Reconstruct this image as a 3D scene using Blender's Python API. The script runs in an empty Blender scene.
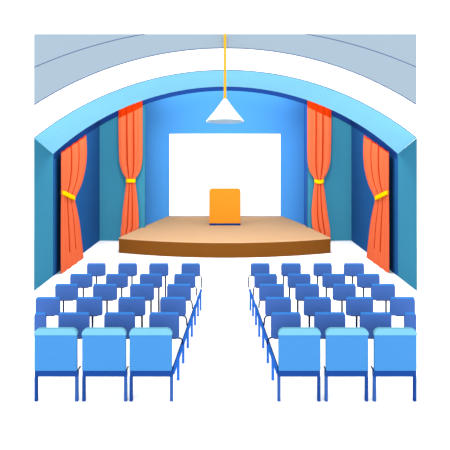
import bpy, bmesh, math
from mathutils import Vector

S = bpy.context.scene
COL = bpy.data.collections.new('hall'); S.collection.children.link(COL)
F, CX, HZ, EYE = 580.0, 225.5, 155.0, 3.0          # survey values: focal length, axis, eye level (3 m)

def P(px, py, Y):                                   # survey point at distance Y
    return Vector(((px-CX)*Y/F, Y, EYE+(HZ-py)*Y/F))
def X_(px, Y): return (px-CX)*Y/F
def Z_(py, Y): return EYE+(HZ-py)*Y/F

# ------------------------------------------------------------------ materials
GAIN = 2**.4
K = 1.95                                            # how brightly an upright white surface is lit
def lin(c):
    c /= 255.0
    return c/12.92 if c <= .04045 else ((c+.055)/1.055)**2.4
def mat(name, rgb, k=None, var=0.0, scale=40.0, rough=.9):
    m = bpy.data.materials.new(name); m.use_nodes = True
    nt = m.node_tree; b = nt.nodes['Principled BSDF']
    k = K if k is None else k
    if min(rgb) < 255: k *= GAIN
    c = [min(.95, lin(v)/k) for v in rgb]
    b.inputs['Roughness'].default_value = rough
    b.inputs['Specular IOR Level'].default_value = 0.0
    n = nt.nodes.new('ShaderNodeTexNoise'); n.inputs['Scale'].default_value = scale
    tc = nt.nodes.new('ShaderNodeTexCoord'); nt.links.new(tc.outputs['Object'], n.inputs['Vector'])
    r = nt.nodes.new('ShaderNodeMix'); r.data_type = 'RGBA'
    r.inputs[6].default_value = [v*(1-var) for v in c]+[1]
    r.inputs[7].default_value = [min(.96, v*(1+var)) for v in c]+[1]
    nt.links.new(n.outputs['Fac'], r.inputs[0]); nt.links.new(r.outputs[2], b.inputs['Base Color'])
    return m
M = {
 'floor':  mat('white_floor_paint', (255,255,255), 1.05),
 'white':  mat('white_paint', (255,255,255), 1.1),
 'grey':   mat('blue_grey_plaster', (167,187,203), 1.88),
 'line':   mat('slate_blue_bead', (92,116,168)),
 'sky':    mat('light_blue_soffit_paint', (140,219,250), 1.05),
 'teal':   mat('teal_paint', (62,141,171), 1.2),
 'navyw':  mat('deep_blue_paint', (35,87,145), 1.08),
 'corn':   mat('royal_blue_arch_shadow', (40,84,172), 2.4),  # shadow under the arch, given its own blue
 'side_shadow':  mat('dark_blue_arch_shadow', (28,64,132), 1.5),  # the same arch shadow in colour, for the side walls
 'back':   mat('azure_paint', (84,165,241), 1.12),
 'ret':    mat('strong_blue_paint', (66,130,222), 1.15),
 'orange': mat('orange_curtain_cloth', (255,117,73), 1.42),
 'fold_shade':   mat('red_fold_shade', (222,66,24), 1.75),  # shade in the curtain creases, painted as darker stripes
 'head_shadow':   mat('red_arch_shadow', (226,58,10), 1.5),  # arch's shadow on the curtain tops, painted darker red
 'yellow': mat('yellow_tie_cloth', (255,222,0), 1.3),
 'screen': mat('white_screen_cloth', (255,255,255), 1.1),
 'deck':   mat('tan_deck_wood', (236,190,143), 1.42, var=.015, scale=6),
 'fascia': mat('brown_fascia_wood', (146,90,34), 1.75, var=.02, scale=6),
 'lect':   mat('orange_lectern_wood', (255,161,44), 1.6),
 'lbase':  mat('navy_plinth', (20,60,130), 1.55),
 'cord':   mat('amber_cord', (255,193,45)),
 'shade':  mat('white_enamel', (255,255,255), 1.1),
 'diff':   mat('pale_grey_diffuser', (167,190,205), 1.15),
 'chair':  mat('blue_chair_shell', (70,108,182), 1.55),
 'rim':    mat('bright_blue_edge', (63,137,222), 1.6),
 'ink':    mat('ink_blue_metal', (30,36,84)),
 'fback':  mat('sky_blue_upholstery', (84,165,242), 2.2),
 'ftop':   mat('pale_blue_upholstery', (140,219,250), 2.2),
 'apron':  mat('royal_blue_seat', (38,84,172), 2.2),
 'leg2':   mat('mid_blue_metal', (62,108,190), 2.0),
 'rail':   mat('bright_blue_rail', (46,112,212), 1.25),
}

# ------------------------------------------------------------------ helpers
def obj(name, bm, m, parent=None, kind=None, bevel=0, solid=0, smooth=False):
    bmesh.ops.recalc_face_normals(bm, faces=bm.faces[:])
    me = bpy.data.meshes.new(name); bm.to_mesh(me); bm.free()
    for x in (m if isinstance(m, (list, tuple)) else [m]): me.materials.append(M[x])
    o = bpy.data.objects.new(name, me); COL.objects.link(o)
    if smooth:
        for p in me.polygons: p.use_smooth = True
    if parent: o.parent = parent
    if kind: o['kind'] = kind
    if solid:
        s = o.modifiers.new('thickness', 'SOLIDIFY'); s.thickness = solid; s.offset = 0
    if bevel:
        b = o.modifiers.new('bevel', 'BEVEL'); b.width = bevel; b.segments = 3; b.limit_method = 'ANGLE'
    return o
def tag(o, label, cat, group=None):
    o['label'] = label; o['category'] = cat
    if group: o['group'] = group
    return o
def thing(name, label, cat, loc, group=None):
    o = bpy.data.objects.new(name, None); COL.objects.link(o)
    o.location = loc; o.empty_display_size = .2
    return tag(o, label, cat, group)
def prism(bm, pts, off):                            # closed outline extruded by a vector
    off = Vector(off); a = [bm.verts.new(p) for p in pts]; b = [bm.verts.new(Vector(p)+off) for p in pts]
    n = len(a); bm.faces.new(a); bm.faces.new(b[::-1])
    for i in range(n):
        j = (i+1) % n; bm.faces.new((a[i], b[i], b[j], a[j]))
def box(bm, x0, x1, y0, y1, z0, z1):
    prism(bm, [(x0,y0,z0),(x1,y0,z0),(x1,y0,z1),(x0,y0,z1)], (0, y1-y0, 0))
def bx(*a):
    bm = bmesh.new(); box(bm, *a); return bm
def rpanel(x0, x1, z0, z1, y0, y1, rt, rb, n=5):    # upright panel with rounded corners
    pts = []
    for cx, cz, r, a0 in ((x1-rb,z0+rb,rb,-90),(x1-rt,z1-rt,rt,0),(x0+rt,z1-rt,rt,90),(x0+rb,z0+rb,rb,180)):
        if r < 1e-4: pts.append((cx, y0, cz)); continue
        for i in range(n+1):
            a = math.radians(a0+90*i/n); pts.append((cx+r*math.cos(a), y0, cz+r*math.sin(a)))
    bm = bmesh.new(); prism(bm, pts, (0, y1-y0, 0)); return bm
def tube(bm, pts, r, n=8):
    pts = [Vector(p) for p in pts]; rings = []
    for i, p in enumerate(pts):
        t = (pts[min(i+1, len(pts)-1)]-pts[max(i-1, 0)]).normalized()
        u = t.cross(Vector((0,1,0)) if abs(t.y) < .9 else Vector((1,0,0))).normalized(); w = t.cross(u)
        rings.append([bm.verts.new(p+r*(math.cos(2*math.pi*k/n)*u+math.sin(2*math.pi*k/n)*w)) for k in range(n)])
    for a, b in zip(rings, rings[1:]):
        for k in range(n): bm.faces.new((a[k], a[(k+1)%n], b[(k+1)%n], b[k]))
    bm.faces.new(rings[0]); bm.faces.new(rings[-1][::-1])
def tb(pts, r, n=8):
    bm = bmesh.new(); tube(bm, pts, r, n); return bm
def arc(cy, R, x0, x1, Y, n=64):
    out = []
    for i in range(n+1):
        px = x0+(x1-x0)*i/n
        out.append(P(px, cy-math.sqrt(max(0, R*R-(px-CX)**2)), Y))
    return out
def mx(px, s): return px if s < 0 else 2*CX-px      # s=-1 left, +1 right

# ------------------------------------------------------------------ the setting
Y1, Y2, Y3, Y4 = 12.79, 14.34, 20.3, 24.0           # gable front, end of soffit, rear wall, recess wall
XL, XR = 34.0, 416.6
A1, A2, A3, AI, AB = (373.7,303.7), (398.2,350.2), (501,474), (341,254.4), (334.6,244)

obj('floor', bx(-30, 30, -10, 60, -.1, 0), 'floor', kind='structure')

# gable wall over the arch: white band, then blue-grey rings stepped forward a little
lo = arc(*A1, XL, XR, Y1); hi = arc(*A2, XL, XR, Y1)
bm = bmesh.new(); prism(bm, lo+hi[::-1], (0,.08,0)); obj('trim_1', bm, 'white', kind='structure')
lo = arc(*A2, XL, XR, Y1-.02)
bm = bmesh.new(); prism(bm, lo+[P(XR,34,Y1-.02), P(XL,34,Y1-.02)], (0,.10,0)); obj('wall_front', bm, 'grey', kind='structure')
for i, (A, a, b, y) in enumerate(((A1,XL,XR,Y1),(A2,XL,XR,Y1-.02))):
    obj('trim_%d' % (i+2), tb(arc(*A, a, b, y), .0085, 6), 'line', kind='structure')
for i, (a, b) in enumerate(((XL,144.5),(451-144.5,XR))):
    obj('trim_%d' % (i+4), tb(arc(*A3, a, b, Y1-.02, 30), .0085, 6), 'line', kind='structure')

# splayed vault soffit
bm = bmesh.new(); n = 64
o1 = arc(*A1, XL, XR, Y1, n); i1 = arc(*AI, 53, 398, Y2, n)
fa = [bm.verts.new(p) for p in o1]; fb = [bm.verts.new(p) for p in i1]
ga = [bm.verts.new(p+Vector((0,.09,.10))) for p in o1]; gb = [bm.verts.new(p+Vector((0,0,.10))) for p in i1]
for i in range(n):
    for q in ((fa[i],fa[i+1],fb[i+1],fb[i]), (ga[i],gb[i],gb[i+1],ga[i+1]), (fb[i],fb[i+1],gb[i+1],gb[i]), (fa[i],ga[i],ga[i+1],fa[i+1])):
        bm.faces.new(q)
for i in (0, n): bm.faces.new((fa[i],fb[i],gb[i],ga[i]))
obj('ceiling', bm, 'sky', kind='structure')

def footprint(pts, z0, ztops):                      # wall from a plan outline with its own top heights
    bm = bmesh.new(); a = [bm.verts.new((x,y,z0)) for x,y in pts]; b = [bm.verts.new((x,y,z)) for (x,y),z in zip(pts,ztops)]
    bm.faces.new(a); bm.faces.new(b[::-1])
    for i in range(len(a)):
        j = (i+1) % len(a); bm.faces.new((a[i],b[i],b[j],a[j]))
    return bm
xa = -X_(XL, Y1); xb = -X_(53, Y2); xc = -X_(99.6, Y3)
za, zb = Z_(138, Y1), Z_(154, Y2)
for s, side in ((-1,'left'), (1,'right')):
    obj('wall_%s_hall' % side, footprint([(s*xa,Y1),(s*(xa+.07),Y1+.3),(s*(xb+.14),Y2),(s*xb,Y2)], 0, [za,za-.01,zb,zb]), 'teal', kind='structure')
    obj('wall_%s' % side, footprint([(s*xb,Y2+.002),(s*(xb+.16),Y2+.002),(s*(xc+.18),Y3),(s*xc,Y3)], 0, [5.5]*4), 'navyw', kind='structure')
    # rear teal wall beside the recess
    xo = X_(mx(144.8 if s < 0 else 143.0, s), Y3)
    bm = bx(min(s*(xc+.18), xo), max(s*(xc+.18), xo), Y3, Y3+.15, 0, 5.55); obj('wall_back_%s' % side, bm, 'teal', kind='structure')
    # recess return
    xr = X_(mx(144.8 if s < 0 else 147.0, s), Y4)
    obj('wall_recess_%s' % side, footprint([(xo,Y3+.15),(xo+s*.12,Y3+.15),(xr+s*.14,Y4),(xr,Y4)], 0, [5.55,5.55,6.4,6.4]), 'ret' if s > 0 else 'teal', kind='structure')
    # arch's shadow on the side wall, built as a strip rising with the vault
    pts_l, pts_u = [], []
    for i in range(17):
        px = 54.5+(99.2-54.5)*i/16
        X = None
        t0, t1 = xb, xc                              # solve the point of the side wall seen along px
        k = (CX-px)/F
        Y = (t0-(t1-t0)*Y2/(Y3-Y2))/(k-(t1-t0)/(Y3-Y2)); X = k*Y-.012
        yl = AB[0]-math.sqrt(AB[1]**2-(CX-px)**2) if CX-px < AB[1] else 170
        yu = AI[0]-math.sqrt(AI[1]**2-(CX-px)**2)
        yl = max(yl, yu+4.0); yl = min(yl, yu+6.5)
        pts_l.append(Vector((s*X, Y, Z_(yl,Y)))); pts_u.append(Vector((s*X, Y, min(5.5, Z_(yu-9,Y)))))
    bm = bmesh.new(); prism(bm, pts_l+pts_u[::-1], (s*.04,0,0)); obj('trim_%d' % (6 if s < 0 else 7), bm, 'side_shadow', kind='structure')
obj('wall_back', bx(-4.2, 4.2, Y4, Y4+.15, 0, 6.4), 'back', kind='structure')
# arch's shadow across the rear wall and recess, built as a dark band
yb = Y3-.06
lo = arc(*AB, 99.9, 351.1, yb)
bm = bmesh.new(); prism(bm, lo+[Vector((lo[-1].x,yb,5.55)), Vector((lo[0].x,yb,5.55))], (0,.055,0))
obj('trim_8', bm, 'corn', kind='structure')  # corn: colour of the arch's shadow

# ------------------------------------------------------------------ stage, screen, lectern, pendant
T = .46
st = thing('stage', 'low tan-topped stage platform with brown curved front edge', 'stage', (0, 20.6, 0))
def stage_outline(grow=0):
    yc, ye = 16.92, 17.80; pts = []
    for i in range(33):
        x = -3.275+6.495*i/32; pts.append((x, yc+(ye-yc)*(abs(x)/3.275)**2-grow))
    # the deck narrows a step where it enters the recess
    r = [(2.94, Y3-.01), (2.872, Y3-.01), (2.872, 20.47), (2.88, 20.9), (2.38, Y4-.005)]
    l = [(-2.40, Y4-.005), (-2.86, 20.9), (-2.817, 20.47), (-2.817, Y3-.01), (-2.96, Y3-.01)]
    return pts+r+l
loc = st.location
bm = bmesh.new(); prism(bm, [(x, y-loc.y, T-.03) for x,y in stage_outline()], (0,0,.03)); obj('deck', bm, 'deck', st)
bm = bmesh.new(); prism(bm, [(x, y-loc.y, 0) for x,y in stage_outline(.004)], (0,0,T-.031)); obj('fascia', bm, 'fascia', st)

ys = Y4-.07
sc = thing('projection_screen', 'large white projection screen on the blue wall behind the stage', 'projection screen', (0, ys, T))
x0, x1, z1 = X_(169.3,ys), X_(280.6,ys), Z_(133.8,ys)
obj('screen_sheet', bx(x0, x1, 0, .02, .02, z1-T), 'screen', sc)
obj('screen_backing', bx(x0+.05, x1-.05, .021, .055, .06, z1-T-.05), 'white', sc)

yl = 20.92
le = thing('lectern', 'plain orange lectern with rounded top corners standing on the stage', 'lectern', (X_(224.9,yl), yl, T))
w = 31.2/2*yl/F; zt = Z_(189.0, yl)-T; zb_ = Z_(223.4, yl)-T
obj('lectern_body', rpanel(-w, w, zb_, zt, 0, .30, .09, .0), 'lect', le, bevel=.01)
obj('reading_top', rpanel(-w+.06, w-.06, zt-.03, zt+.006, .03, .27, .01, 0), 'lect', le)
obj('plinth', bx(-w, w, -.004, .30, 0, zb_-.001), 'lbase', le)['label'] = 'navy blue plinth'

yp = 12.45
pl = thing('pendant_lamp', 'white cone pendant lamp hanging on a yellow cord over the aisle', 'lamp', (X_(225,yp), yp, Z_(121.5,yp)))
zb0 = pl.location.z; h = Z_(98.5,yp)-zb0; R = 19.0*yp/F
topz = Z_(36,yp)-zb0
bm = bmesh.new(); box(bm, -.027, .027, -.02, .02, h-.02, topz); obj('cord', bm, 'cord', pl)
obj('wall_bracket', bx(-.027, .027, -.02, Y1-.03-yp, topz-.0, topz+.045), 'cord', pl)
obj('cord_grip', bx(-.035, .035, -.03, .03, h-.06, h+.04), 'cord', pl, bevel=.012)
tilt = math.radians(4.0)
bm = bmesh.new(); prof = [(.022,h),(.05,h-.03),(R*.5,h*.5),(R,.0),(R-.012,0),(R*.5-.02,h*.5-.03),(.02,h-.06)]
seg = 48; rings = [[bm.verts.new((r*math.cos(2*math.pi*k/seg), r*math.sin(2*math.pi*k/seg), z)) for k in range(seg)] for r,z in prof]
for i in range(len(rings)):
    a, b = rings[i], rings[(i+1) % len(rings)]
    for k in range(seg): bm.faces.new((a[k],a[(k+1)%seg],b[(k+1)%seg],b[k]))
bmesh.ops.rotate(bm, verts=bm.verts[:], cent=(0,0,h), matrix=__import__('mathutils').Matrix.Rotation(-tilt,3,'X'))
sh = obj('lamp_shade', bm, 'shade', pl, smooth=False)
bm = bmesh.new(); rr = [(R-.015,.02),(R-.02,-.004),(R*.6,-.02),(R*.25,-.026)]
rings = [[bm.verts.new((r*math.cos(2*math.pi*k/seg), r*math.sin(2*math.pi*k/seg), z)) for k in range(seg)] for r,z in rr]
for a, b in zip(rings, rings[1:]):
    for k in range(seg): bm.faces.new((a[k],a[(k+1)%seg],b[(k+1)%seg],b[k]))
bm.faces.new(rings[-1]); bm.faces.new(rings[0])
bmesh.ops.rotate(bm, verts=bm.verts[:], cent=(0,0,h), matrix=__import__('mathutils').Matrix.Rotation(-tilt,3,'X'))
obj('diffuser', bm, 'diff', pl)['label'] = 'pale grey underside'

# ------------------------------------------------------------------ curtains
def curtain_mesh(stations, place, folds, head_rows=0, fold_end=1.0, amp=.026, cols=60):
    """stations: (left px, left py, right px, right py) from top to bottom; place(px,py,d) -> world point"""
    # densify the stations smoothly (Catmull-Rom)
    S_ = stations; rows = []; sub = 4
    for i in range(len(S_)-1):
        p0, p1, p2, p3 = S_[max(i-1,0)], S_[i], S_[i+1], S_[min(i+2,len(S_)-1)]
        for j in range(sub):
            t = j/sub
            rows.append(tuple(.5*((2*b)+(-a+c)*t+(2*a-5*b+4*c-d)*t*t+(-a+3*b-3*c+d)*t**3) for a,b,c,d in zip(p0,p1,p2,p3)))
    rows.append(S_[-1])
    W = max(abs(r[2]-r[0]) for r in rows)
    us = sorted(set([i/cols for i in range(cols+1)]+[f+e for f in folds for e in (-.025,.025)]))
    bm = bmesh.new(); grid = []
    for r in rows:
        g = []; ww = abs(r[2]-r[0])/W
        for u in us:
            px = r[0]+(r[2]-r[0])*u; py = r[1]+(r[3]-r[1])*u
            d = min(abs(u-f) for f in folds)
            dd = amp*(.35+.65*ww)*(math.cos(2*math.pi*u*len(folds)*2)*.35 - (1.0 if d < .03 else 0)*.3)
            g.append(bm.verts.new(place(px, py, dd)))
        grid.append(g)
    nr = len(rows)
    for i in range(nr-1):
        for j in range(len(us)-1):
            f = bm.faces.new((grid[i][j],grid[i][j+1],grid[i+1][j+1],grid[i+1][j]))
            um = (us[j]+us[j+1])/2
            if i < head_rows: f.material_index = 2  # head_rows: top rows painted as the arch's shadow
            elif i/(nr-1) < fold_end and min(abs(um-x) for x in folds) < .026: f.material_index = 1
    return bm

def add_curtain(label, base, stations, place, folds, tie, **kw):
    c = thing('curtain', label, 'curtain', base, 'orange curtains of the stage')
    b = Vector(base)
    head_shadow = kw.pop('head_shadow', None)
    obj('drape', curtain_mesh(stations, lambda x,y,d: place(x,y,d)-b, folds, **kw), ('orange','fold_shade','head_shadow'), c, solid=.016)
    # tie: a sleeve round the gathered cloth
    bm = bmesh.new(); n = 10; ring = []
    (ax, ay, bx_, by), th, sag = tie
    for i in range(n+1):
        u = i/n; px = ax+(bx_-ax)*u; py = ay+(by-ay)*u+sag*4*u*(1-u)
        d = .03+.05*math.sqrt(max(0,1-(2*u-1)**2))
        ring.append([bm.verts.new(place(px, py+e, dd)-b) for e,dd in ((-th/2,-d),(th/2,-d),(th/2,d),(-th/2,d))])
    for p, q in zip(ring, ring[1:]):
        for k in range(4): bm.faces.new((p[k],p[(k+1)%4],q[(k+1)%4],q[k]))
    bm.faces.new(ring[0]); bm.faces.new(ring[-1][::-1])
    obj('tie_band', bm, 'yellow', c)['label'] = 'yellow tie band'

YM = 20.0
mid = [(118.6,93,142.4,93),(118.5,112,142.4,101.5),(118.5,118.5,142.4,107),(118.6,135,142.4,135),(119.0,152,142.4,152),(119.8,163,141.8,163),
       (122.4,172,139.6,172),(126.0,178.6,135.4,178.6),(126.3,182.6,135.2,182.6),(125.0,193,136.6,193),(122.8,210,138.2,210),(121.4,226,138.6,226),(120.8,231,136.6,231),(120.8,241.6,136.2,241.6)]
side = [(60.8,152.2,85.2,135.0),(60.8,153.0,85.3,136.2),(60.8,160,85.9,146),(60.8,168,85.8,158),(60.8,176,84.2,171),(60.8,184,80.6,184.5),
        (60.8,190.3,75.2,196.3),(60.8,194.6,74.2,200.8),(60.6,206,75.8,208),(60.5,226,78.6,222),(60.5,250,80.8,240),(60.6,273.6,82.8,257.9)]
XS = 4.13
for s, nm in ((-1,'left'), (1,'right')):
    pm = lambda x, y, d: P(mx(x,s), y, YM)+Vector((0, d*1.2, 0))
    def ps(x, y, d, s=s):
        x += .9 if s < 0 else 1.9
        Y = XS*F/(CX-x); return Vector((s*(XS+d), Y, max(.004, Z_(y,Y))))
    pmm = lambda x, y, d, s=s: (lambda v: Vector((v.x, v.y+d*1.2, max(.004, v.z))))(P(mx(x,s)-(1.2*max(0, min(1, (226-y)/15)) if s > 0 else 0), y, YM))
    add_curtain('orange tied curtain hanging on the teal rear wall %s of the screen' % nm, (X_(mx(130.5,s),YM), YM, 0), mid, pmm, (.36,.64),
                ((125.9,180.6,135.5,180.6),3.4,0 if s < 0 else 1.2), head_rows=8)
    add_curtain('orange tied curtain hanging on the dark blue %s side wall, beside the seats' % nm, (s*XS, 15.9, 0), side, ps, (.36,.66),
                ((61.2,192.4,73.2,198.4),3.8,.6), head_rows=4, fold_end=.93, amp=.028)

# ------------------------------------------------------------------ chairs
def row_chair(s, px0, px1, top, bot, sc_, legpx, arm, label):
    Y = F/sc_
    a, b = sorted((mx(px0,s), mx(px1,s))) if s < 0 else (px0, px1)
    x0, x1 = X_(a,Y), X_(b,Y); c = (x0+x1)/2; zt, zb = Z_(top,Y), Z_(bot,Y)
    t = thing('row_chair', label, 'chair', (c, Y, 0), 'blue row chairs facing the stage')
    hw = (x1-x0)/2; r = min(.035, hw*.4)
    obj('backrest', rpanel(-hw, hw, zb, zt-.012, 0, .035, r, .028), 'chair', t, bevel=.006)
    obj('top_edge', rpanel(-hw+.012, hw-.012, zt-.022, zt, -.002, .037, .012, 0), 'rim', t)['label'] = 'bright blue top edge'
    inn = abs(x1 if s < 0 else x0)*.27/Y+.015
    sx0, sx1 = (-hw+.015, hw-inn) if s < 0 else (-hw+inn, hw-.015)
    if sx1-sx0 < .08: sx0, sx1 = -hw+.01, hw-.01
    obj('seat', rpanel(sx0, sx1, zb+.012, zb+.05, .04, .30, .01, .01), 'chair', t, bevel=.006)
    obj('seat_frame', bx(sx0, sx1, .008, .28, zb-.012, zb+.011), 'ink', t)
    yl = Y+.13; lx = X_(legpx, yl)-c
    lx = min(max(lx, sx0+.01), sx1-.004) if abs(lx) > hw else lx
    obj('leg', tb([(lx,.13,0.0),(lx,.13,zb-.005)], .015, 10), 'ink', t)
    if arm:
        pts = [P(x, y, Y)-Vector((c,Y,0))+Vector((0,.02,0)) for x,y in arm]
        obj('arm_bracket', tb(pts, .011, 8), 'ink', t)
SC = dict(A=51.7, B=56.9, C=61.9, D=68.5, E=75.0)
TB = dict(A=(263.4,276), B=(274,287.5), C=(284.2,300.3), D=(297.4,315.8), E=(312.8,338.3))
ROWN = dict(A='row nearest the stage', B='second row from the stage', C='third row from the stage', D='fourth row from the stage', E='fifth row from the stage')
ORD = ['at the aisle end', 'second from the aisle', 'third from the aisle', 'farthest from the aisle']
LEFT = {  # listed from the wall side to the aisle: backrest left, right, leg
 'A': [(86.8,105.5,96.4),(118,137,132),(149,168.5,165.5),(181.2,200.2,183)],
 'B': [(70,92.3,83.3),(105.8,127.8,121.7),(139.5,162.3,158.8),(174,195.5,178)],
 'C': [(55,78,63.4),(92.8,117,107),(129.8,154,151),(166.9,191,170)],
 'D': [(35.3,60,42),(76,102.3,92.5),(118,145.3,142),(160,186,165)],
 'E': [(34,46,40),(58,89.3,66),(104,135,113),(149,179.2,157)]}
RIGHT = {
 'A': [(344,364.3,352.4),(313.5,332,317.4),(281.2,301,283.3),(250.6,269.8,268)],
 'B': [(357,379.8,363.6),(322.4,345.5,326.3),(287.5,310.8,289.4),(254.3,277.2,272)],
 'C': [(371.2,395.3,386),(332.8,356,342),(295.3,319.3,297.7),(259,284.3,281)],
 'D': [(390,415.2,407),(346,373.5,356.6),(303.8,331.3,309.4),(265.2,291.3,286)],
 'E': [(404.5,416.5,411),(360,391.8,384),(314.3,345.6,337),(271,301,292)]}
ARML = {'A':[(199,275.8),(200.8,276.2),(201.4,278),(201.5,288)], 'B':[(193,286.8),(195.5,287.2),(196.4,289),(196.6,296)],
        'C':[(188,300.2),(190.8,300.6),(192,303.5),(192.4,309)], 'D':[(183,316.2),(185.2,316.8),(186.4,319.5),(186.9,326)],
        'E':[(176,338.2),(180,338.6),(182,340),(182.9,345)]}
ARMR = {'A':[(251.5,275.8),(249.2,276.2),(248.6,278),(248.5,288)], 'B':[(257,286.8),(254.5,287.2),(253.6,289),(253.4,296)],
        'C':[(262,300.6),(259.8,301),(259.2,303.5),(259,308)], 'D':[(269,316),(266,316.6),(264.6,319),(264,326)],
        'E':[(275,337.6),(270.5,338.2),(268.2,340),(267.4,345)]}
for s, D_, side_, ARM in ((-1,LEFT,'left',ARML), (1,RIGHT,'right',ARMR)):
    for r in 'ABCDE':
        for i, (a, b, l) in enumerate(D_[r]):
            q = 3-i
            lab = 'blue chair %s in the %s, %s block' % (ORD[q], ROWN[r], side_)
            if r == 'E' and q == 3: lab = 'narrow blue chair at the outer end of the fifth row, %s block' % side_
            row_chair(s, a, b, *TB[r], SC[r], l, ARM[r] if q == 0 else None, lab) if s > 0 else \
            row_chair(-1, a, b, *TB[r], SC[r], l, ARM[r] if q == 0 else None, lab)

# big chairs of the nearest row
YF = F/82.3
def big_chair(px0, px1, s, label):
    x0, x1 = X_(px0,YF), X_(px1,YF); c = (x0+x1)/2; hw = (x1-x0)/2
    t = thing('large_chair', label, 'chair', (c, YF, 0), 'large light blue chairs of the nearest row')
    z = lambda y: Z_(y, YF)
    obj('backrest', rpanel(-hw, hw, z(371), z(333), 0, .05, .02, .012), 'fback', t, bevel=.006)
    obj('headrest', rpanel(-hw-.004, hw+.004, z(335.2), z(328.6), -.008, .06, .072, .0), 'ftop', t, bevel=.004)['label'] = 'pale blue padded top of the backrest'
    inn = abs(x1 if s < 0 else x0)*.26/YF+.03
    sa, sb = (-hw+.02, hw-inn) if s < 0 else (-hw+inn, hw-.02)
    obj('seat', rpanel(sa, sb, z(375), z(371)+.02, .052, .30, .01, .01), 'fback', t, bevel=.006)
    q = .012*(-s)
    obj('seat_rail', bx(*((-hw+.004, hw+.014) if s < 0 else (-hw-.014, hw-.004)), .004, .05, z(376.8), z(371)-.001), 'apron', t)['label'] = 'royal blue rail under the backrest'
    ex = (hw-.012+q) if s < 0 else (-hw+.018+q)
    obj('side_bracket', tb([(ex,.055,z(372)),(ex,.17,z(371.6))], .009, 6), 'ink', t)
    for e in (-1, 1):
        lx = e*(hw-.018) if e*s > 0 else e*(hw-.006)
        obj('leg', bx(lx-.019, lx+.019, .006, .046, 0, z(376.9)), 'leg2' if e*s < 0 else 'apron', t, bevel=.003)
for s, nm, lst in ((-1,'left',((34.2,76.8),(82,125.8),(129.4,171.8))), (1,'right',((374.4,416.8),(326,368.4),(278.6,320.6)))):
    for i, (a, b) in enumerate(lst):
        pos = ['outer end of', 'middle of', 'aisle end of'][i]
        big_chair(a, b, s, 'large light blue chair, pale top, %s nearest row, %s block' % (pos, nm))

# aisle rails
for s, nm in ((-1,'left'), (1,'right')):
    near = P(mx(173.2,s), 372.5, 7.13); far = P(mx(201.2,s), 290, 11.2)
    t = thing('aisle_rail', 'long bright blue low rail on short legs along the %s side of the aisle' % nm, 'rail', ((near.x+far.x)/2, 9.3, 0))
    L = t.location.copy()
    bm = bmesh.new(); w = .017
    sec = [(-w,-.024),(w,-.024),(w,.024),(-w,.024)]
    a = [bm.verts.new(near-L+Vector((x,0,z))) for x,z in sec]; b = [bm.verts.new(far-L+Vector((x,0,z))) for x,z in sec]
    bm.faces.new(a); bm.faces.new(b[::-1])
    for k in range(4): bm.faces.new((a[k],b[k],b[(k+1)%4],a[(k+1)%4]))
    obj('beam', bm, 'rail', t, bevel=.004)
    off = Vector((s*(w+.003),0,.022)); mid_ = near.lerp(far, .7)
    obj('edge_strip', tb([near-L+off, mid_-L+off], .006, 6), 'ink', t)['label'] = 'dark edge of the rail'
    for px, py in ((200.6,310.4),(198,316),(195,325),(191.8,336.5),(187.8,347.8),(183.2,363),(178.2,380)):
        Y = EYE*F/(py-HZ); u = (Y-near.y)/(far.y-near.y); zz = near.z+(far.z-near.z)*u-.02
        xx = X_(mx(px,s), Y)
        obj('leg', bx(xx-L.x-.018, xx-L.x+.018, Y-L.y-.018, Y-L.y+.018, 0, zz), 'rail', t, bevel=.003)

# ------------------------------------------------------------------ light, world, camera
w = bpy.data.worlds.new('world'); S.world = w; w.use_nodes = True
bg = w.node_tree.nodes['Background']; bg.inputs[0].default_value = (1,1,1,1); bg.inputs[1].default_value = 1.55
def sun(name, rot, e, ang):
    l = bpy.data.lights.new(name, 'SUN'); l.energy = e; l.angle = math.radians(ang)
    o = bpy.data.objects.new(name, l); COL.objects.link(o); o.rotation_euler = [math.radians(a) for a in rot]; o.location = (0,-5,12)
sun('soft_daylight', (81,0,0), 2.5, 30)
def fill_light(loc, e, r=.35):                            # fill lights added to brighten the stage, unseen above the sight line
    l = bpy.data.lights.new('stage_fill', 'POINT'); l.energy = e; l.shadow_soft_size = r
    o = bpy.data.objects.new('stage_fill', l); COL.objects.link(o); o.location = loc
fill_light((-2.4,16.2,5.25), 380); fill_light((2.4,16.2,5.25), 380)
cam = bpy.data.cameras.new('camera'); cam.sensor_width = 36; cam.lens = F/450*36
cam.shift_x = -.5/450; cam.shift_y = -(225-HZ)/450
co = bpy.data.objects.new('camera', cam); COL.objects.link(co); co.location = (0,0,EYE); co.rotation_euler = (math.radians(90),0,0)
S.camera = co
S.view_settings.view_transform = 'Standard'; S.view_settings.look = 'None'
S.view_settings.exposure = .4; S.view_settings.gamma = 1; S.view_settings.use_curve_mapping = False
